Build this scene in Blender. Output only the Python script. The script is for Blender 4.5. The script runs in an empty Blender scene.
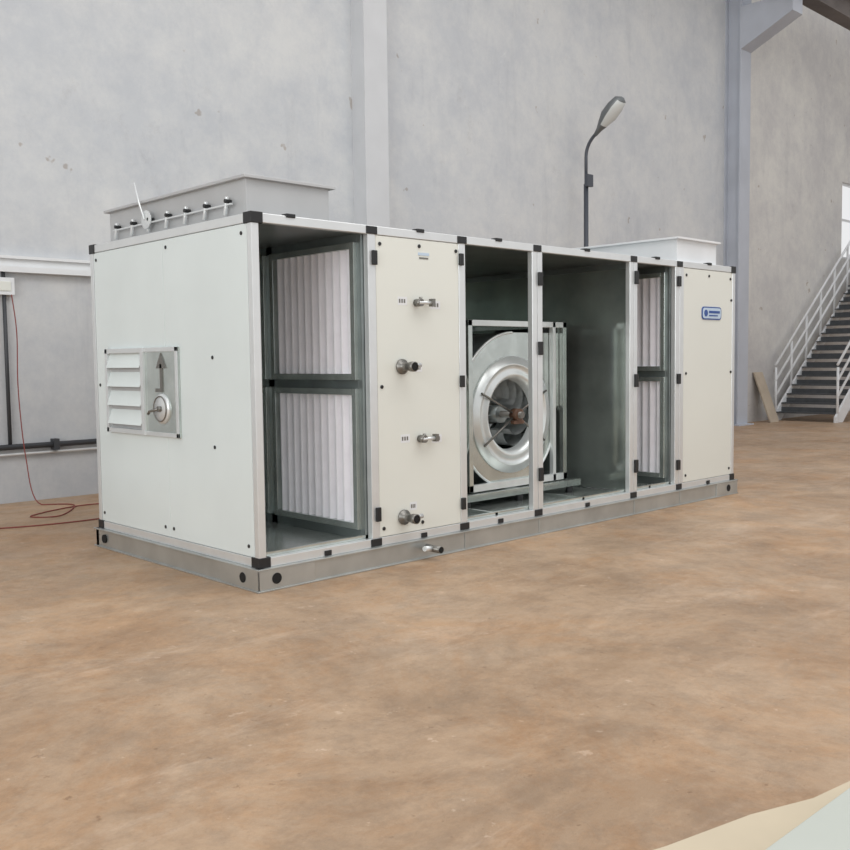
import bpy, bmesh, math, random
from mathutils import Vector, Matrix
random.seed(4)
sc=bpy.context.scene
sc.view_settings.view_transform='Standard'
sc.view_settings.look='None'
# ---------------------------------------------------------------- materials
def lin(c):
    return tuple(((v/255)/12.92 if v/255<=0.04045 else ((v/255+0.055)/1.055)**2.4) for v in c)
def mat(name,rgb,rough=0.5,metal=0.0,var=0.0,vscale=3.0,bump=0.0,bscale=20.0,rgb2=None,detail=6):
    m=bpy.data.materials.new(name); m.use_nodes=True
    nt=m.node_tree; n=nt.nodes; l=nt.links
    b=n['Principled BSDF']
    c=lin(rgb)
    b.inputs['Base Color'].default_value=(*c,1)
    b.inputs['Roughness'].default_value=rough
    b.inputs['Metallic'].default_value=metal
    tc=n.new('ShaderNodeTexCoord')
    if var>0 or rgb2:
        no=n.new('ShaderNodeTexNoise'); no.inputs['Scale'].default_value=vscale; no.inputs['Detail'].default_value=detail
        l.new(tc.outputs['Object'],no.inputs['Vector'])
        cr=n.new('ShaderNodeValToRGB')
        c2=lin(rgb2) if rgb2 else tuple(v*(1-var) for v in c)
        cr.color_ramp.elements[0].color=(*c2,1); cr.color_ramp.elements[0].position=0.35
        cr.color_ramp.elements[1].color=(*c,1); cr.color_ramp.elements[1].position=0.65
        l.new(no.outputs['Fac'],cr.inputs['Fac']); l.new(cr.outputs['Color'],b.inputs['Base Color'])
    if bump>0:
        nb=n.new('ShaderNodeTexNoise'); nb.inputs['Scale'].default_value=bscale; nb.inputs['Detail'].default_value=5
        l.new(tc.outputs['Object'],nb.inputs['Vector'])
        bp=n.new('ShaderNodeBump'); bp.inputs['Strength'].default_value=bump; bp.inputs['Distance'].default_value=0.02
        l.new(nb.outputs['Fac'],bp.inputs['Height']); l.new(bp.outputs['Normal'],b.inputs['Normal'])
    return m
M={}
M['panel']=mat('cream_panel',(224,226,219),0.28,0,0.03,1.2)
M['panelL']=mat('white_panel',(216,224,224),0.22,0,0.07,1.0)
M['alu']=mat('aluminium_profile',(222,225,226),0.30,0.5,0.05,6)
M['galv']=mat('galvanised_sheet',(208,215,211),0.2,0.78,0.2,5,0.08,3)
M['galvp']=mat('galvanised_bulkhead',(188,198,192),0.13,0.7,0.35,1.8,0.14,2.2)
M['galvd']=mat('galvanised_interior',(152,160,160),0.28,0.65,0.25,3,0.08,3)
M['galvb']=mat('galvanised_base',(190,193,191),0.36,0.7,0.15,4)
M['duct']=mat('duct_grey',(190,191,192),0.45,0.4,0.08,3)
M['black']=mat('black_plastic',(28,29,31),0.45,0)
M['dark']=mat('hole_shade_black',(12,12,13),0.8)  # near-black colour standing in for shade inside holes and pipe ends
M['steel']=mat('steel_fitting',(128,126,122),0.35,0.7)
M['filter']=mat('filter_media',(250,248,254),0.9,0,0.05,10)
M['fanw']=mat('fan_inlet_zinc',(235,240,240),0.3,0.45,0.1,6)
M['blue']=mat('blue_paint',(52,84,150),0.5)
M['blued']=mat('dark_blue_gasket',(52,62,92),0.6)
M['bluel']=mat('pale_blue_label',(190,208,226),0.5)
M['white']=mat('white_paint',(228,230,232),0.5,0,0.05,4)
M['lamp']=mat('lamp_housing_grey',(120,124,126),0.45,0.5)
M['pole']=mat('pole_dark_grey',(84,88,96),0.5,0.3)
M['glass']=mat('lamp_lens',(215,220,220),0.15)
M['red']=mat('red_cable',(128,58,52),0.6)
M['brown']=mat('bearing_brown',(104,76,60),0.5)
M['step']=mat('stair_tread_steel',(90,93,96),0.6,0.3,0.2,8)
M['ply']=mat('plywood',(186,172,154),0.7,0,0.15,4)
M['col']=mat('column_paint',(190,195,205),0.6,0,0.1,1.5)
M['pil']=mat('pilaster_plaster',(211,213,216),0.85,0,0.08,1.4,0.1,8)
M['sheetg']=mat('coated_sheet',(192,196,188),0.45,0,0.04,2)
M['card']=mat('cardboard',(204,190,166),0.8,0,0.08,3)
M['pipe']=mat('wall_pipe_dark',(66,68,72),0.5,0.2)
M['crane']=mat('crane_beam_rusty',(112,104,100),0.7,0.2,0.3,2)

def helpers(m):
    nt=m.node_tree; n=nt.nodes; l=nt.links
    tc=n.new('ShaderNodeTexCoord')
    def noise(s,d=6,rough=0.55,dist=0,off=0,scl=(1,1,1),rot=0):
        x=n.new('ShaderNodeTexNoise'); x.inputs['Scale'].default_value=s; x.inputs['Detail'].default_value=d; x.inputs['Roughness'].default_value=rough; x.inputs['Distortion'].default_value=dist
        mp=n.new('ShaderNodeMapping'); mp.inputs['Location'].default_value=(off,off*1.7,off*0.6); mp.inputs['Scale'].default_value=scl; mp.inputs['Rotation'].default_value=(0,0,rot); l.new(tc.outputs['Object'],mp.inputs['Vector'])
        l.new(mp.outputs['Vector'],x.inputs['Vector']); return x.outputs['Fac']
    def ramp(f,p0,c0,p1,c1):
        r=n.new('ShaderNodeValToRGB'); e=r.color_ramp.elements
        e[0].position=p0;e[0].color=(*c0,1);e[1].position=p1;e[1].color=(*c1,1); l.new(f,r.inputs['Fac']); return r.outputs['Color']
    def mul(a,c,f,mode='MULTIPLY'):
        mx=n.new('ShaderNodeMixRGB'); mx.blend_type=mode; mx.inputs['Fac'].default_value=f
        l.new(a,mx.inputs['Color1']); l.new(c,mx.inputs['Color2']); return mx.outputs['Color']
    return tc,noise,ramp,mul
def wallmat(name,ca,cb):
    m=bpy.data.materials.new(name); m.use_nodes=True
    nt=m.node_tree; n=nt.nodes; l=nt.links; b=n['Principled BSDF']; b.inputs['Roughness'].default_value=0.9
    tc,noise,ramp,mul=helpers(m)
    c=ramp(noise(0.7,12,0.78),0.40,lin(ca),0.60,lin(cb))
    c=mul(c,ramp(noise(1.0,10,0.72,scl=(2.5,2.5,0.35)),0.55,(1,1,1),0.75,(0.86,0.865,0.88)),1)
    c=mul(c,ramp(noise(2.5,12,0.82,off=4),0.38,(0.92,0.925,0.94),0.56,(1,1,1)),0.8)
    c=mul(c,ramp(noise(1.1,14,0.85,off=9),0.58,(1,1,1),0.64,(0.90,0.89,0.885)),0.75)
    c=mul(c,ramp(noise(3.5,3),0.72,(1,1,1),0.745,(0.68,0.60,0.54)),0.8)
    c=mul(c,ramp(noise(1.6,10,0.8,0.8,off=15),0.62,(0,0,0),0.66,(0.05,0.05,0.048)),0.9,'ADD')
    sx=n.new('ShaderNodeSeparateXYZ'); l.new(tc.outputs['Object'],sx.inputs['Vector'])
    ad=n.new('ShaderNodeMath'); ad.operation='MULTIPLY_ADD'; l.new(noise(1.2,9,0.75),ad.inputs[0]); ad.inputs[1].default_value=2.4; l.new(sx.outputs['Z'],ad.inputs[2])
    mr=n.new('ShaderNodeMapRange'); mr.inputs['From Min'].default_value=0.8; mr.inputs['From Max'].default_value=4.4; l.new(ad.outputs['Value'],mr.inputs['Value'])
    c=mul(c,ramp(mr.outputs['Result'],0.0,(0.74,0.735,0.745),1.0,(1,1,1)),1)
    l.new(c,b.inputs['Base Color'])
    bp=n.new('ShaderNodeBump'); bp.inputs['Strength'].default_value=0.3; bp.inputs['Distance'].default_value=0.02
    l.new(noise(5,9,0.7),bp.inputs['Height']); l.new(bp.outputs['Normal'],b.inputs['Normal'])
    return m
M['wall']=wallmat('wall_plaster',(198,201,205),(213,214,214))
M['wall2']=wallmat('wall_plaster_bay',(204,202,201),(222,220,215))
def floormat():
    m=bpy.data.materials.new('dusty_concrete_floor'); m.use_nodes=True
    nt=m.node_tree; n=nt.nodes; l=nt.links; b=n['Principled BSDF']
    tc,noise,ramp,mul=helpers(m)
    c=ramp(noise(0.6,14,0.8,0.4),0.40,lin((160,133,107)),0.60,lin((186,160,134)))
    c=mul(c,ramp(noise(0.9,14,0.82,0.5,off=7),0.47,(1,1,1),0.60,(0.98,0.84,0.69)),0.8)
    c=mul(c,ramp(noise(2.6,14,0.85,0.3,off=3),0.42,(0.80,0.805,0.82),0.55,(1.02,1.01,1.0)),0.85)
    c=mul(c,ramp(noise(1.4,14,0.85,0.8,off=13),0.57,(1,1,1),0.62,(0.84,0.82,0.80)),0.7)
    c=mul(c,ramp(noise(1.0,12,0.8,0.6,off=30,scl=(0.45,2.2,1),rot=0.5),0.54,(0,0,0),0.64,(0.07,0.065,0.06)),0.9,'ADD')
    c=mul(c,ramp(noise(5.0,10,0.85,off=5),0.58,(1,1,1),0.64,(0.80,0.76,0.72)),0.7)
    c=mul(c,ramp(noise(14,4,0.7,off=25),0.65,(1,1,1),0.69,(0.60,0.54,0.48)),0.7)
    c=mul(c,ramp(noise(8,5,0.7,off=21),0.65,(0,0,0),0.68,(0.14,0.125,0.11)),0.8,'ADD')
    l.new(c,b.inputs['Base Color'])
    rr=ramp(noise(1.3,12,0.8),0.40,(0.40,)*3,0.60,(0.66,)*3); l.new(rr,b.inputs['Roughness'])
    bp=n.new('ShaderNodeBump'); bp.inputs['Strength'].default_value=0.35; bp.inputs['Distance'].default_value=0.015
    l.new(noise(9,12,0.75),bp.inputs['Height']); l.new(bp.outputs['Normal'],b.inputs['Normal'])
    return m
M['floor']=floormat()

# ---------------------------------------------------------------- mesh builder
class B:
    def __init__(s,name,parent=None,bevel=0.0,smooth=False):
        s.name=name; s.bm=bmesh.new(); s.mats=[]; s.parent=parent; s.bevel=bevel; s.smooth=smooth
    def mi(s,m):
        if m not in s.mats: s.mats.append(m)
        return s.mats.index(m)
    def box(s,x0,y0,z0,x1,y1,z1,m):
        x0,x1=sorted((x0,x1)); y0,y1=sorted((y0,y1)); z0,z1=sorted((z0,z1))
        v=[s.bm.verts.new(p) for p in [(x0,y0,z0),(x1,y0,z0),(x1,y1,z0),(x0,y1,z0),(x0,y0,z1),(x1,y0,z1),(x1,y1,z1),(x0,y1,z1)]]
        k=s.mi(m)
        for f in [(0,3,2,1),(4,5,6,7),(0,1,5,4),(1,2,6,5),(2,3,7,6),(3,0,4,7)]:
            fc=s.bm.faces.new([v[i] for i in f]); fc.material_index=k
    def poly(s,pts,m,thick=None):
        k=s.mi(m); v=[s.bm.verts.new(p) for p in pts]; f=s.bm.faces.new(v); f.material_index=k
        if thick is not None:
            t=Vector(thick); v2=[s.bm.verts.new(Vector(p)+t) for p in pts]
            f2=s.bm.faces.new(v2[::-1]); f2.material_index=k
            for i in range(len(v)):
                j=(i+1)%len(v); q=s.bm.faces.new([v[j],v[i],v2[i],v2[j]]); q.material_index=k
    def tube(s,pts,r,m,seg=12,cap=True):
        k=s.mi(m); pts=[Vector(p) for p in pts]; rings=[]
        rs=r if isinstance(r,(list,tuple)) else [r]*len(pts)
        prev=None
        for i,p in enumerate(pts):
            if i==0: d=pts[1]-pts[0]
            elif i==len(pts)-1: d=pts[-1]-pts[-2]
            else: d=(pts[i+1]-p).normalized()+(p-pts[i-1]).normalized()
            d.normalize()
            if prev is None:
                a=Vector((0,0,1)) if abs(d.z)<0.9 else Vector((1,0,0)); u=d.cross(a).normalized()
            else:
                u=(prev-d*prev.dot(d)).normalized()
            prev=u; w=d.cross(u)
            rings.append([s.bm.verts.new(p+u*rs[i]*math.cos(2*math.pi*j/seg)+w*rs[i]*math.sin(2*math.pi*j/seg)) for j in range(seg)])
        for a,c in zip(rings,rings[1:]):
            for j in range(seg):
                f=s.bm.faces.new([a[j],a[(j+1)%seg],c[(j+1)%seg],c[j]]); f.material_index=k; f.smooth=True
        if cap:
            for rg in (rings[0][::-1],rings[-1]):
                f=s.bm.faces.new(rg); f.material_index=k
    def lathe(s,c,prof,m,seg=48,axis='Y'):
        k=s.mi(m); rings=[]
        for r,o in prof:
            rg=[]
            for j in range(seg):
                a=2*math.pi*j/seg
                if axis=='Y': p=(c[0]+r*math.cos(a),c[1]+o,c[2]+r*math.sin(a))
                elif axis=='X': p=(c[0]+o,c[1]+r*math.cos(a),c[2]+r*math.sin(a))
                else: p=(c[0]+r*math.cos(a),c[1]+r*math.sin(a),c[2]+o)
                rg.append(s.bm.verts.new(p))
            rings.append(rg)
        for a,b2 in zip(rings,rings[1:]):
            for j in range(seg):
                f=s.bm.faces.new([a[j],a[(j+1)%seg],b2[(j+1)%seg],b2[j]]); f.material_index=k; f.smooth=True
    def done(s):
        bmesh.ops.recalc_face_normals(s.bm,faces=s.bm.faces)
        me=bpy.data.meshes.new(s.name); s.bm.to_mesh(me); s.bm.free()
        for m in s.mats: me.materials.append(M[m])
        ob=bpy.data.objects.new(s.name,me); sc.collection.objects.link(ob)
        if s.parent: ob.parent=s.parent
        if s.bevel:
            md=ob.modifiers.new('bevel','BEVEL'); md.width=s.bevel; md.segments=2; md.limit_method='ANGLE'
        return ob
def empty(name):
    e=bpy.data.objects.new(name,None); sc.collection.objects.link(e); e.empty_display_size=0.3; return e

# ---------------------------------------------------------------- room
WY=5.3
b=B('floor'); b.box(-14,-12,-0.2,27,WY+0.25,0,'floor'); b.done()
b=B('wall_back')
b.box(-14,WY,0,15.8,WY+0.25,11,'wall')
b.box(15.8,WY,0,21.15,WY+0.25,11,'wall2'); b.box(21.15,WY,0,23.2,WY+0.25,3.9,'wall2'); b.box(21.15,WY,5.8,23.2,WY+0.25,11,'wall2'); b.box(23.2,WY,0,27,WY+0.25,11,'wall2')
b.done()
b=B('wall_right'); b.box(26.5,-12,0,26.75,WY,11,'wall2'); b.done()
b=B('window_1'); 
for x in (21.15,22.15,23.15): b.box(x,WY+0.05,3.9,x+0.05,WY+0.1,5.8,'white')
for z in (3.9,4.85,5.75): b.box(21.15,WY+0.05,z,23.2,WY+0.1,z+0.05,'white')
b.done()
b=B('wall_pilaster'); b.box(5.23,WY-0.27,0,5.65,WY,11,'pil'); b.done()
b=B('portal_frame_column')
x0,x1=15.3,15.72
b.box(x0,WY-0.36,0,x1,WY-0.33,11,'col'); b.box(x0,WY-0.03,0,x1,WY-0.001,11,'col'); b.box((x0+x1)/2-.1,WY-0.34,0,(x0+x1)/2+.1,WY-0.02,11,'col')
b.box(x0-0.1,WY-0.46,0,x1+0.1,WY-0.001,0.03,'col')
b.poly([(x0,WY-0.36,7.75),(x0,3.85,8.25),(x0,3.85,8.6),(x0,WY-0.36,8.6)],'col',(x1-x0,0,0))
b.done()
b=B('crane_runway_beam')
b.box(-14,3.72,8.6,26.4,4.06,8.63,'crane'); b.box(-14,3.87,8.63,26.4,3.91,9.1,'crane'); b.box(-14,3.72,9.1,26.4,4.06,9.13,'crane')
b.done()

# ---------------------------------------------------------------- AHU
L,W,H=6.03,2.28,2.4
ahu=empty('air_handling_unit')
zb=0.15; zf=0.21; zt=2.34
b=B('base_channel',ahu,0.003)
for (a,c,d,e) in [(-0.02,-0.02,L+0.02,0.03),(-0.02,W-0.03,L+0.02,W+0.02),(-0.02,-0.02,0.03,W+0.02),(L-0.03,-0.02,L+0.02,W+0.02)]:
    b.box(a,c,0.0,d,e,zb,'galvb')
for z in (0.0,zb-0.012):
    b.box(-0.035,-0.035,z,L+0.035,-0.02,z+0.012,'galvb'); b.box(-0.035,-0.02,z,-0.02,W+0.035,z+0.012,'galvb'); b.box(L+0.02,-0.035,z,L+0.035,W+0.035,z+0.012,'galvb')
b.box(-0.03,-0.03,0.012,0.42,-0.02,zb-0.012,'galvb'); b.box(-0.03,-0.03,0.012,-0.02,0.42,zb-0.012,'galvb')
b.box(L-0.4,-0.03,0.012,L+0.03,-0.02,zb-0.012,'galvb')
for x in (1.88,2.775,4.16,4.95): b.box(x-0.02,-0.026,0.012,x+0.02,-0.02,zb-0.012,'galvb')
b.done()
b=B('lifting_hole_discs',ahu)
for x in (0.11,L-0.16): b.tube([(x,-0.034,0.077),(x,-0.025,0.077)],0.036,'dark',20)  # solid dark discs; the shade of the holes is painted, nothing is cut
for y in (0.15,W-0.14): b.tube([(-0.034,y,0.077),(-0.02,y,0.077)],0.034,'dark',20)
b.done()
posts=[(0,0.055),(0.95,1.02),(1.85,1.92),(2.71,2.772),(2.778,2.84),(4.10,4.157),(4.163,4.22),(4.87,4.942),(4.948,5.02),(L-0.055,L)]
b=B('frame_profiles',ahu,0.004)
for p0,p1 in posts:
    b.box(p0,0,zf,p1,0.05,zt,'alu'); b.box(p0,W-0.05,zf,p1,W,zt,'alu')
for y0 in (0,W-0.05):
    b.box(0,y0,zb,L,y0+0.05,zf,'alu'); b.box(0,y0,zt,L,y0+0.05,H,'alu')
for x0 in (0,L-0.055):
    b.box(x0,0.05,zb,x0+0.055,W-0.05,zf,'alu'); b.box(x0,0.05,zt,x0+0.055,W-0.05,H,'alu')
b.done()
b=B('end_panels',ahu,0.003)
b.box(0.004,0.058,zf+0.003,0.045,1.13,zt-0.003,'panelL'); b.box(0.004,1.132,zf+0.003,0.045,W-0.055,zt-0.003,'panelL')
b.box(L-0.045,0.05,zf,L-0.004,W-0.05,zt,'panelL')
b.done()
b=B('roof_panels',ahu); b.box(0.05,0.05,zt+0.01,L-0.05,W-0.05,H-0.005,'galvd'); b.done()
b=B('inner_floor_tray',ahu); b.box(0.05,0.05,zb+0.005,L-0.05,W-0.05,zf-0.01,'galv')
for x in (1.1,2.3,3.45,4.5): b.box(x,0.055,zf-0.01,x+0.03,W-0.055,zf+0.02,'galv')
b.box(0.06,0.055,zf-0.01,L-0.06,0.085,zf+0.025,'galv')
b.done()
b=B('back_panels',ahu); b.box(0.05,W-0.045,zf-0.01,L-0.05,W-0.004,zt+0.01,'galvp')
for x in (0.985,1.885,2.775,4.16): b.box(x-0.03,W-0.075,zf,x+0.03,W-0.045,zt,'alu')
b.done()
b=B('access_panels',ahu,0.003)
b.box(1.022,0.004,zf+0.003,1.848,0.048,zt-0.003,'panel'); b.box(5.022,0.004,zf+0.003,L-0.057,0.048,zt-0.003,'panel')
b.done()
b=B('section_partitions',ahu)
b.box(1.86,0.06,zf,1.90,W-0.05,zt,'galvp')
b.box(4.18,0.055,zf,4.21,W-0.05,zt,'galvp')
b.box(4.165,0.055,zf,4.18,0.09,zt,'alu'); b.box(4.165,0.09,zt-0.05,4.18,W-0.05,zt,'galvd')
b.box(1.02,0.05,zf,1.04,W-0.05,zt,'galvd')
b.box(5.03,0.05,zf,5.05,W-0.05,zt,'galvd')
b.done()
b=B('corner_blocks',ahu,0.008)
for x in (0,L):
    for y in (0,W):
        for z in (zb+0.03,H-0.03):
            sx=0.085 if x==0 else -0.085; sy=0.085 if y==0 else -0.085
            ox=-0.006 if x==0 else 0.006; oy=-0.006 if y==0 else 0.006
            b.box(x+ox,y+oy,z-0.036,x+sx,y+sy,z+0.036,'black')
for xm in (0.985,1.885,2.775,4.16,4.945):
    b.box(xm-0.05,-0.006,zt+0.002,xm+0.05,0.02,H-0.004,'black')
    b.box(xm-0.05,-0.006,zb+0.004,xm+0.05,0.02,zf-0.002,'black')
for x in (0.3,1.45,2.3,3.45,4.55,5.5):
    b.box(x-0.035,-0.01,H-0.012,x+0.035,0.05,H+0.014,'black')
for x in (0.55,1.45,2.3,3.45,5.5): b.box(x-0.03,-0.008,zb+0.004,x+0.03,0.0,zf-0.02,'black')
b.done()
b=B('hinges_and_latches',ahu,0.004)
def latch(x,z,w=0.045,h=0.10): b.box(x-w/2,-0.022,z-h/2,x+w/2,0.0,z+h/2,'black')
for z in (2.18,0.38): latch(1.0,z,0.04)
for z in (2.22,1.3,0.36): latch(1.865,z,0.04,0.09)
for z in (2.12,1.55,0.5): latch(2.80,z,0.05,0.11)
for z in (2.2,1.25,0.45): latch(4.19,z,0.05,0.12)
for z in (2.2,1.25,0.40): latch(4.92,z,0.05,0.1)
for x,z in [(1.06,2.28),(1.44,2.29),(1.82,2.28),(1.06,0.27),(1.44,0.27),(1.06,1.28),(5.07,2.27),(5.93,2.27),(5.07,1.3),(5.95,1.3),(5.07,0.28),(5.93,0.28),(5.5,2.28),(5.95,2.05)]:
    b.tube([(x,-0.004,z),(x,0.006,z)],0.014,'black',14)
for y,z in [(0.12,2.28),(1.08,2.28),(2.18,2.28),(2.18,1.3),(0.12,0.28),(1.08,0.28),(1.2,0.28),(2.18,0.28),(0.5,1.5),(0.5,0.9)]:
    b.tube([(-0.002,y,z),(0.006,y,z)],0.013,'black',14)
b.done()
b=B('fresh_air_louvre',ahu,0.002)
y0,y1,z0,z1=0.93,2.02,0.94,1.58
t=0.035
ym=1.44
b.box(-0.03,ym,z0,0.003,y1,z0+t,'alu'); b.box(-0.03,ym,z1-t,0.003,y1,z1,'alu'); b.box(-0.03,y1-t,z0,0.003,y1,z1,'alu')
b.box(-0.014,y0,z0,0.003,ym,z1,'galv')
b.box(-0.0005,ym,z0+t,0.0035,y1-t,z1-t,'duct')
b.box(-0.022,y0,z0,-0.010,y0+0.03,z1,'alu'); b.box(-0.032,ym-0.03,z0,-0.010,ym+0.01,z1,'alu')
b.box(-0.022,y0,z0,-0.010,ym,z0+0.03,'alu'); b.box(-0.022,y0,z1-0.03,-0.010,ym,z1,'alu')
n=4
for i in range(n):
    z=z0+t+(z1-z0-2*t)*(i+0.5)/n; h=(z1-z0-2*t)/n*0.5
    b.poly([(-0.002,ym+0.01,z+h),(-0.002,y1-t,z+h),(-0.040,y1-t,z-h*0.55),(-0.040,ym+0.01,z-h*0.55)],'panelL',(0.004,0,0.004))
b.done()
b=B('damper_quadrant',ahu)
cy,cz=1.16,1.14
b.lathe((-0.02,cy,cz),[(0.0,-0.012),(0.1,-0.012),(0.11,0.0),(0.11,0.006)],'alu',32,'X')
b.lathe((-0.036,cy,cz),[(0.085,0),(0.09,-0.006),(0.095,0)],'steel',32,'X')
b.tube([(-0.03,cy,cz),(-0.055,cy,cz)],0.02,'steel',14)
b.tube([(-0.05,cy,cz),(-0.055,1.28,1.12),(-0.055,1.30,1.10)],0.010,'steel')
# airflow arrow (points up)
b.box(-0.022,1.145,1.26,-0.0145,1.175,1.46,'steel')
b.poly([(-0.022,1.09,1.43),(-0.022,1.23,1.43),(-0.022,1.16,1.54)],'steel',(0.0075,0,0))
b.poly([(-0.022,1.175,1.26),(-0.022,1.245,1.26),(-0.022,1.245,1.285),(-0.022,1.175,1.285)],'steel',(0.0075,0,0))
b.done()
def filterbank(xf,name):
    fr=B(name+'_frame',ahu,0.002); md=B(name+'_pleats',ahu)
    cols=[(0.10,1.12),(1.20,2.20)]
    rows=[(0.27,1.27),(1.33,2.29)]
    for c0,c1 in cols:
        for r0,r1 in rows:
            e=0.045
            fr.box(xf-0.03,c0,r0,xf+0.05,c0+e,r1,'galv'); fr.box(xf-0.03,c1-e,r0,xf+0.05,c1,r1,'galv')
            fr.box(xf-0.03,c0+e,r0,xf+0.05,c1-e,r0+e,'galv'); fr.box(xf-0.03,c0+e,r1-e,xf+0.05,c1-e,r1,'galv')
            k=md.mi('filter'); N=11; a0=c0+e; a1=c1-e; prev=None
            steps=N*8
            for i in range(steps+1):
                y=a0+(a1-a0)*i/steps; x=xf+0.005+0.02*math.cos(2*math.pi*i/8)
                v=[md.bm.verts.new((x,y,r0+e)),md.bm.verts.new((x,y,r1-e))]
                if prev:
                    f=md.bm.faces.new([prev[0],v[0],v[1],prev[1]]); f.material_index=k; f.smooth=True
                prev=v
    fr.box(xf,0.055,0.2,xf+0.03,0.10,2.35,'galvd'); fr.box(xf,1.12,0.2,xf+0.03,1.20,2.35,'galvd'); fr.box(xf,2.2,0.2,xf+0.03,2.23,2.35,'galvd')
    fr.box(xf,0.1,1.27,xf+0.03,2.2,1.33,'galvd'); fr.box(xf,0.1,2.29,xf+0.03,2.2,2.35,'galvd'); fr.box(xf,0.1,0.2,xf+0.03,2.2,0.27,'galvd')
    fr.done(); md.done()
filterbank(0.93,'intake_filters')
filterbank(4.86,'fine_filters')
# fan
fy0,fy1=0.55,1.75; cx,cz=3.07,0.97
b=B('fan_scroll_housing',ahu)
N=48; arc=[]
for i in range(N+1):
    a=math.radians(90+270*i/N); r=0.73-0.13*(i/N)
    arc.append((cx+r*math.cos(a),cz+r*math.sin(a)))
outline=arc+[(3.72,cz+0.05),(3.78,cz+0.05),(3.78,1.70)]
Rin=0.40
def sideplate(y):
    k=b.mi('galv'); no=len(outline)
    inner=[]
    for p in outline:
        a=math.atan2(p[1]-cz,p[0]-cx); inner.append((cx+Rin*math.cos(a),cz+Rin*math.sin(a)))
    vo=[b.bm.verts.new((p[0],y,p[1])) for p in outline]; vi=[b.bm.verts.new((p[0],y,p[1])) for p in inner]
    for i in range(no):
        j=(i+1)%no
        f=b.bm.faces.new([vo[i],vo[j],vi[j],vi[i]]); f.material_index=k
sideplate(fy0); sideplate(fy1)
k=b.mi('galvd')
for i in range(len(outline)-2):
    p=outline[i];q=outline[i+1]
    f=b.bm.faces.new([b.bm.verts.new((p[0],fy0,p[1])),b.bm.verts.new((q[0],fy0,q[1])),b.bm.verts.new((q[0],fy1,q[1])),b.bm.verts.new((p[0],fy1,p[1]))]); f.material_index=k
f=b.bm.faces.new([b.bm.verts.new(v) for v in [(outline[-1][0],fy0,outline[-1][1]),(outline[0][0],fy0,outline[0][1]),(outline[0][0],fy1,outline[0][1]),(outline[-1][0],fy1,outline[-1][1])]]); f.material_index=k
# rolled rim standing proud of the side plate
for i in range(len(arc)-1):
    p,q=arc[i],arc[i+1]
    b.tube([(p[0],fy0-0.008,p[1]),(q[0],fy0-0.008,q[1])],0.012,'fanw',8,False)
b.done()
b=B('fan_inlet_cone',ahu)
for yy,s in ((fy0,-1),(fy1,1)):
    b.lathe((cx,yy,cz),[(0.52,0),(0.52,s*0.015),(0.46,s*0.018),(0.455,s*0.035),(0.44,s*0.035),(0.435,s*0.018),(0.39,s*0.018),(0.37,s*0.04),(0.345,s*0.035),(0.32,-s*0.0),(0.31,-s*0.06)],'fanw',64)
b.done()
b=B('fan_impeller',ahu)
b.lathe((cx,fy0+0.07,cz),[(0.315,0),(0.325,0),(0.44,0.05),(0.45,0.05)],'galv',48)
b.lathe((cx,fy0+0.50,cz),[(0.0,0),(0.45,0),(0.45,0.01),(0.0,0.01)],'galvd',48)
for i in range(12):
    a=2*math.pi*i/12
    k=b.mi('fanw'); prev=None
    for j in range(9):
        t=j/8; rr=0.16+0.28*t; aa=a+0.85*t*t+0.25*t
        v=[b.bm.verts.new((cx+rr*math.cos(aa),fy0+0.10+0.03*t,cz+rr*math.sin(aa))),b.bm.verts.new((cx+rr*math.cos(aa),fy1-0.12,cz+rr*math.sin(aa)))]
        if prev:
            f=b.bm.faces.new([prev[0],v[0],v[1],prev[1]]); f.material_index=k; f.smooth=True
        prev=v
b.tube([(cx,fy0-0.13,cz),(cx,fy1+0.1,cz)],0.03,'steel',16)
b.tube([(cx,fy0+0.12,cz),(cx,fy0+0.6,cz)],0.08,'galvd',20)
b.done()
b=B('fan_bearing_support',ahu)
b.tube([(cx,fy0-0.10,cz),(cx,fy0-0.02,cz)],0.055,'brown',20)
b.box(cx-0.07,fy0-0.09,cz-0.08,cx+0.07,fy0-0.05,cz-0.05,'brown')
for ang in (25,155,212,328):
    a=math.radians(ang); b.tube([(cx+0.05*math.cos(a),fy0-0.05,cz+0.05*math.sin(a)),(cx+0.48*math.cos(a),fy0-0.045,cz+0.48*math.sin(a))],0.010,'steel',8)
b.done()
b=B('fan_support_frame',ahu,0.002)
X0,X1,Z0,Z1=2.47,3.80,0.33,1.80
for yy in (fy0-0.05,fy1+0.01):
    b.box(X0,yy,Z0,X1,yy+0.045,Z0+0.06,'fanw'); b.box(X0,yy,Z1-0.05,X1,yy+0.045,Z1,'fanw')
    b.box(X0,yy,Z0,X0+0.05,yy+0.045,Z1,'galv'); b.box(X1-0.05,yy,Z0,X1,yy+0.045,Z1,'galv')
    b.box(X1-0.20,yy,Z0,X1-0.16,yy+0.045,Z1,'fanw')
for x in (X0,X1-0.05):
    for z in (Z0,Z1-0.05): b.box(x,fy0-0.05,z,x+0.05,fy1+0.05,z+0.05,'galv')
b.box(2.3,fy0-0.10,0.26,3.95,fy0-0.02,0.32,'galv'); b.box(2.3,fy1,0.26,3.95,fy1+0.08,0.32,'galv')
for x in (2.42,3.1,3.82):
    for y in (fy0-0.06,fy1+0.04): b.tube([(x,y,0.2),(x,y,0.26)],0.035,'black',12)
b.done()
b=B('fan_flexible_connector',ahu)
b.box(3.80,fy0-0.03,0.98,3.82,fy0-0.01,1.80,'blued'); b.box(3.80,fy0+0.35,0.98,4.14,fy1-0.35,1.77,'black'); b.box(4.14,fy0+0.33,0.95,4.178,fy1-0.33,1.80,'galv')
b.done()
b=B('fan_motor',ahu)
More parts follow.
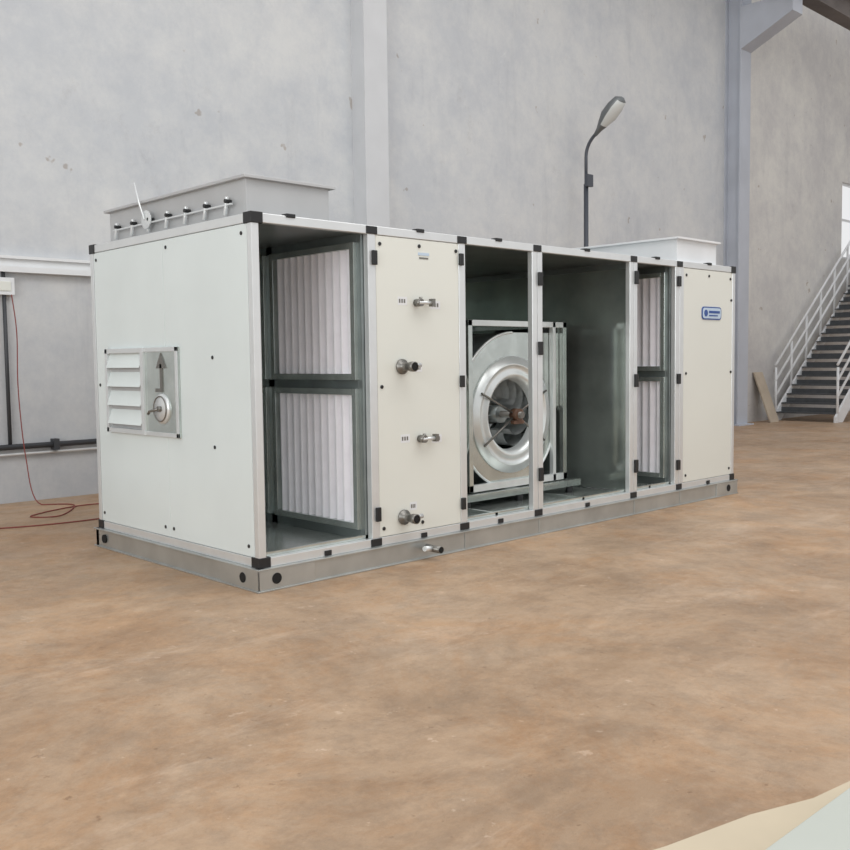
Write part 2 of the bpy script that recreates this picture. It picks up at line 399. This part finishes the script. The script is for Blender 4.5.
b.lathe((2.25,1.3,0.50),[(0,-0.22),(0.13,-0.22),(0.15,-0.18),(0.15,0.18),(0.13,0.22),(0,0.22)],'blue',24)
b.box(2.08,1.1,0.21,2.42,1.5,0.36,'steel')
b.done()
b=B('coil_connections',ahu)
for x,z in ((1.25,1.42),(1.25,0.33)):
    b.lathe((x,0.0,z),[(0.03,-0.14),(0.036,-0.14),(0.036,-0.10),(0.03,-0.10),(0.03,-0.02),(0.055,-0.015),(0.055,0.0)],'steel',24)
    b.tube([(x,-0.138,z),(x,-0.135,z)],0.026,'dark',16)  # dark disc paints the shaded bore of the stub
    b.tube([(x,-0.10,z-0.0),(x+0.09,-0.10,z+0.01)],0.018,'alu')
for x,z in ((1.40,1.88),(1.42,0.89)):
    b.tube([(x,0.0,z),(x,-0.06,z)],0.028,'steel',14)
    b.tube([(x-0.02,-0.05,z),(x+0.13,-0.05,z)],0.014,'alu',12)
    b.box(x+0.10,-0.07,z-0.025,x+0.13,-0.03,z+0.03,'steel')
    b.tube([(x,-0.05,z),(x,-0.05,z+0.04)],0.012,'steel',10)
b.done()
b=B('panel_labels',ahu)
for x,z,w in ((1.27,1.89,0.07),(1.60,1.87,0.08),(1.28,0.90,0.07),(1.60,0.88,0.08),(1.42,1.41,0.05),(1.35,0.40,0.05)):
    b.box(x-w/2-0.01,0.003,z-0.03,x+w/2+0.01,0.0045,z+0.03,'white')
    for q in range(3):
        xa=x-w/2+q*w/3; b.box(xa,0.0018,z-0.014,xa+w/3*0.6,0.0035,z+0.014,'steel')
b.box(1.43,0.001,2.225,1.54,0.0042,2.245,'bluel'); b.box(1.44,0.001,2.20,1.53,0.0042,2.212,'steel')
def rrect(x0,z0,x1,z1,r,y,m,th):
    pts=[]
    for cxx,czz,a0 in ((x1-r,z1-r,0),(x0+r,z1-r,90),(x0+r,z0+r,180),(x1-r,z0+r,270)):
        for i in range(7):
            a=math.radians(a0+15*i); pts.append((cxx+r*math.cos(a),y,czz+r*math.sin(a)))
    b.poly(pts,m,(0,th,0))
rrect(5.36,1.84,5.74,1.97,0.04,-0.004,'blue',0.008)
rrect(5.372,1.852,5.728,1.958,0.032,-0.006,'bluel',0.004)
b.tube([(5.43,-0.009,1.905),(5.43,-0.006,1.905)],0.034,'blue',20)
b.box(5.49,-0.009,1.905,5.70,-0.006,1.93,'blue'); b.box(5.49,-0.009,1.875,5.66,-0.006,1.888,'blue')
b.done()
b=B('condensate_drain',ahu)
b.tube([(1.46,0.0,0.08),(1.46,-0.17,0.08)],0.026,'steel',16); b.tube([(1.46,-0.165,0.08),(1.46,-0.175,0.08)],0.022,'dark',16)  # dark end disc stands for the shade inside the drain
b.tube([(1.36,-0.10,0.095),(1.46,-0.08,0.08)],0.02,'alu',12)
b.done()
def collar(name,x0,y0,x1,y1,zh,knobs,m):
    b=B(name,ahu,0.002); z0=H; t=0.02
    b.box(x0,y0,z0,x1,y0+t,zh,m); b.box(x0,y1-t,z0,x1,y1,zh,m); b.box(x0,y0+t,z0,x0+t,y1-t,zh,m); b.box(x1-t,y0+t,z0,x1,y1-t,zh,m)
    f=0.035
    for z in (z0,zh-0.02):
        b.box(x0-f,y0-f,z,x1+f,y0,z+0.02,m); b.box(x0-f,y1,z,x1+f,y1+f,z+0.02,m); b.box(x0-f,y0,z,x0,y1,z+0.02,m); b.box(x1,y0,z,x1+f,y1,z+0.02,m)
    nb=5
    for i in range(nb):
        xx=x0+t+(x1-x0-2*t)*(i+0.5)/nb; b.box(xx-0.05,y0+t,z0+0.1,xx+0.05,y1-t,z0+0.108,'galv')
    if knobs:
        for i in range(7):
            y=y0+0.18+(y1-y0-0.36)*i/6
            b.tube([(x0,y,z0+0.13),(x0-0.05,y,z0+0.13)],0.014,'black',12)
            b.tube([(x0-0.03,y,z0+0.16),(x0-0.03,y+0.03,z0+0.04)],0.014,'alu',8)
        b.box(x0-0.04,y0+0.12,z0+0.10,x0-0.025,y1-0.12,z0+0.112,'alu')
        yq=1.52
        b.lathe((x0-0.05,yq,z0+0.13),[(0.0,0),(0.07,0),(0.07,0.01),(0.0,0.01)],'alu',24,'X')
        b.tube([(x0-0.06,yq,z0+0.13),(x0-0.07,yq+0.06,z0+0.26),(x0-0.05,yq+0.16,z0+0.42)],0.007,'alu',8)
    b.done()
collar('intake_damper_collar',0.14,0.26,0.82,2.2,2.68,True,'duct')
collar('supply_duct_collar',5.12,0.14,5.88,1.55,2.66,False,'white')

# ---------------------------------------------------------------- street lamp
b=B('street_lamp')
lx,ly=10.0,4.9
b.lathe((lx,ly,0),[(0.12,0),(0.12,0.015),(0.05,0.02),(0.04,0.08)],'pole',20,'Z')
b.tube([(lx,ly,0.01),(lx,ly,4.4)],0.04,'pole',16); 
pts=[(lx,ly,4.4),(lx,ly,4.85)]
for i in range(1,9):
    a=math.radians(i*60/8); pts.append((lx,ly-0.46*(1-math.cos(a)),4.85+0.42*math.sin(a)))
b.tube(pts,0.028,'pole',12)
b.box(lx-0.08,ly-0.09,4.35,lx+0.08,ly-0.03,4.55,'pole')
e=Vector(pts[-1]); dr=Vector((0,-0.70,0.66)).normalized(); up=Vector((0,0.66,0.70)).normalized(); sx=Vector((1,0,0))
k=b.mi('lamp'); kg=b.mi('glass')
secs=[(-0.05,0.035,0.035),(0.06,0.06,0.05),(0.16,0.10,0.09),(0.32,0.16,0.14),(0.50,0.17,0.13),(0.64,0.13,0.10),(0.69,0.04,0.03)]
rings=[]
for s_,w,h in secs:
    c=e+dr*s_; rings.append([b.bm.verts.new(c+sx*w*math.cos(2*math.pi*j/16)+up*h*math.sin(2*math.pi*j/16)*(1.0 if j<8 else 0.7)) for j in range(16)])
for ri,(r1_,r2_) in enumerate(zip(rings,rings[1:])):
    for j in range(16):
        f=b.bm.faces.new([r1_[j],r1_[(j+1)%16],r2_[(j+1)%16],r2_[j]]); f.smooth=True; f.material_index=kg if (9<=j<=14 and 2<=ri<=4) else k
for rg in (rings[0][::-1],rings[-1]):
    f=b.bm.faces.new(rg); f.material_index=k
b.done()

# ---------------------------------------------------------------- stairs
st=empty('staircase')
b=B('treads',st)
xs,run,rise,N=17.35,0.25,0.20,19; ya,yb=3.75,5.1
for i in range(N): b.box(xs+i*run,ya,(i+1)*rise-0.03,xs+(i+1)*run+0.02,yb,(i+1)*rise,'step'); b.box(xs+(i+1)*run,ya,(i+1)*rise-0.03,xs+(i+1)*run+0.01,yb,(i+1.5)*rise,'step')
xe=xs+N*run; ze=N*rise
b.box(xe,ya-0.05,ze-0.05,xe+1.6,yb,ze,'step'); 
b.done()
b=B('stringers_and_rails',st)
for y in (ya-0.05,yb):
    b.poly([(xs-0.1,y,0),(xs+0.25,y,0),(xe+0.05,y,ze-0.25),(xe+0.05,y,ze+0.05),(xs-0.1,y,0.12)],'white',(0,0.05,0))
    for hgt in (1.15,0.8,0.45):
        b.tube([(xs,y+0.025,hgt+0.1),(xe,y+0.025,ze+hgt+0.0),(xe+1.6,y+0.025,ze+hgt)],0.028,'white',10)
    for i in range(0,N+1,3):
        x=xs+i*run+0.02; z=i*rise
        b.tube([(x,y+0.025,max(z-0.02,0)),(x,y+0.025,z+1.2)],0.028,'white',10)
for y in (ya,yb): b.tube([(xe+1.5,y,0),(xe+1.5,y,ze-0.05)],0.05,'white',12)
b.done()
b=B('leaning_board'); b.poly([(16.6,4.85,0),(17.0,4.85,0),(17.0,5.26,1.1),(16.6,5.26,1.1)],'ply',(0,0.03,0.0)); b.done()

# ---------------------------------------------------------------- floor sheets
b=B('cardboard_sheet'); b.poly([(-2.0,-3.27,0.002),(-0.98,-3.59,0.002),(-0.62,-3.67,0.002),(-0.37,-3.76,0.002),(-0.1,-3.80,0.002),(0.3,-4.1,0.002),(0.3,-5.3,0.002),(-2.0,-5.3,0.002)],'card',(0,0,0.006)); b.done()
b=B('sheet_metal_panel',bevel=0.004); b.poly([(-2.3,-3.83,0.01),(0.9,-3.86,0.01),(0.9,-5.0,0.01),(-2.3,-5.0,0.01)],'sheetg',(0,0,0.04)); b.done()

# ---------------------------------------------------------------- left wall services
b=B('wall_cable_tray'); b.box(-9,WY-0.10,2.44,3.5,WY,2.50,'white'); b.box(-9,WY-0.06,2.50,3.5,WY,2.58,'white'); b.box(-9,WY-0.10,2.58,3.5,WY,2.61,'white'); b.done()
b=B('wall_conduit_pipe'); b.tube([(-9,WY-0.06,0.60),(3.6,WY-0.06,0.60)],0.03,'pipe',12); b.tube([(-9,WY-0.05,0.52),(3.6,WY-0.05,0.52)],0.014,'white',10)
b.tube([(0.42,WY-0.05,2.44),(0.42,WY-0.05,0.60)],0.02,'pipe',10)
for x in (-4,-2,0.9,2.6): b.box(x-0.03,WY-0.1,0.54,x+0.03,WY,0.66,'pipe')
b.done()
b=B('wall_socket_box',bevel=0.01); b.box(0.32,WY-0.09,2.2,0.52,WY,2.38,'white'); b.box(0.36,WY-0.1,2.24,0.48,WY-0.09,2.34,'panel'); b.done()
b=B('red_power_cable')
pts=[]
ctrl=[(0.46,5.15,2.2),(0.49,5.13,1.8),(0.47,5.1,1.2),(0.50,5.05,0.5),(0.55,4.9,0.03),(0.8,4.6,0.008),(0.4,4.0,0.008),(0.2,4.2,0.008),(0.9,4.5,0.008),(1.6,4.1,0.008),(1.0,3.6,0.008),(0.0,3.6,0.008),(-1.0,4.1,0.008)]
cv=[Vector(c) for c in ctrl]
for i in range(len(cv)-1):
    p0=cv[max(i-1,0)];p1=cv[i];p2=cv[i+1];p3=cv[min(i+2,len(cv)-1)]
    for j in range(8):
        t=j/8; q=0.5*((2*p1)+(p2-p0)*t+(2*p0-5*p1+4*p2-p3)*t*t+(3*p1-p0-3*p2+p3)*t**3); q.z=max(q.z,0.008); pts.append(q)
b.tube(pts,0.006,'red',8); b.done()

# ---------------------------------------------------------------- light
w=bpy.data.worlds.new('world'); sc.world=w; w.use_nodes=True
nt=w.node_tree; bg=nt.nodes['Background']; bg.inputs['Color'].default_value=(0.985,0.99,1.0,1); bg.inputs['Strength'].default_value=0.85
def area(name,loc,target,sx,sy,power,color):
    ld=bpy.data.lights.new(name,'AREA'); ld.shape='RECTANGLE'; ld.size=sx; ld.size_y=sy; ld.energy=power; ld.color=color
    o=bpy.data.objects.new(name,ld); sc.collection.objects.link(o); o.location=loc
    o.rotation_euler=(Vector(target)-Vector(loc)).to_track_quat('-Z','Y').to_euler(); return o
area('left_front_fill',(-9,-3,3.5),(0,1,1.2),6,5,380,(0.96,1,0.99))  # added soft fill from the left front; no door is built there
area('overhead_fill',(3,-4,9.5),(3,-1,0),12,5,450,(1,0.98,0.95))  # area light added above the open hall

# ---------------------------------------------------------------- camera
px,py,pz,yaw,pit,rol,f=[-3.4136,-5.1133,1.4664,0.8079,0.0676,-0.0126,961.63]
fw=Vector((math.cos(yaw)*math.cos(pit),math.sin(yaw)*math.cos(pit),-math.sin(pit)))
r=Vector((math.sin(yaw),-math.cos(yaw),0)); u=r.cross(fw)
r2=r*math.cos(rol)+u*math.sin(rol); u2=u*math.cos(rol)-r*math.sin(rol)
cd=bpy.data.cameras.new('camera'); cd.sensor_width=36; cd.lens=f/850*36; cd.clip_end=200
co=bpy.data.objects.new('camera',cd); sc.collection.objects.link(co)
co.matrix_world=Matrix(((r2.x,u2.x,-fw.x,px),(r2.y,u2.y,-fw.y,py),(r2.z,u2.z,-fw.z,pz),(0,0,0,1)))
sc.camera=co
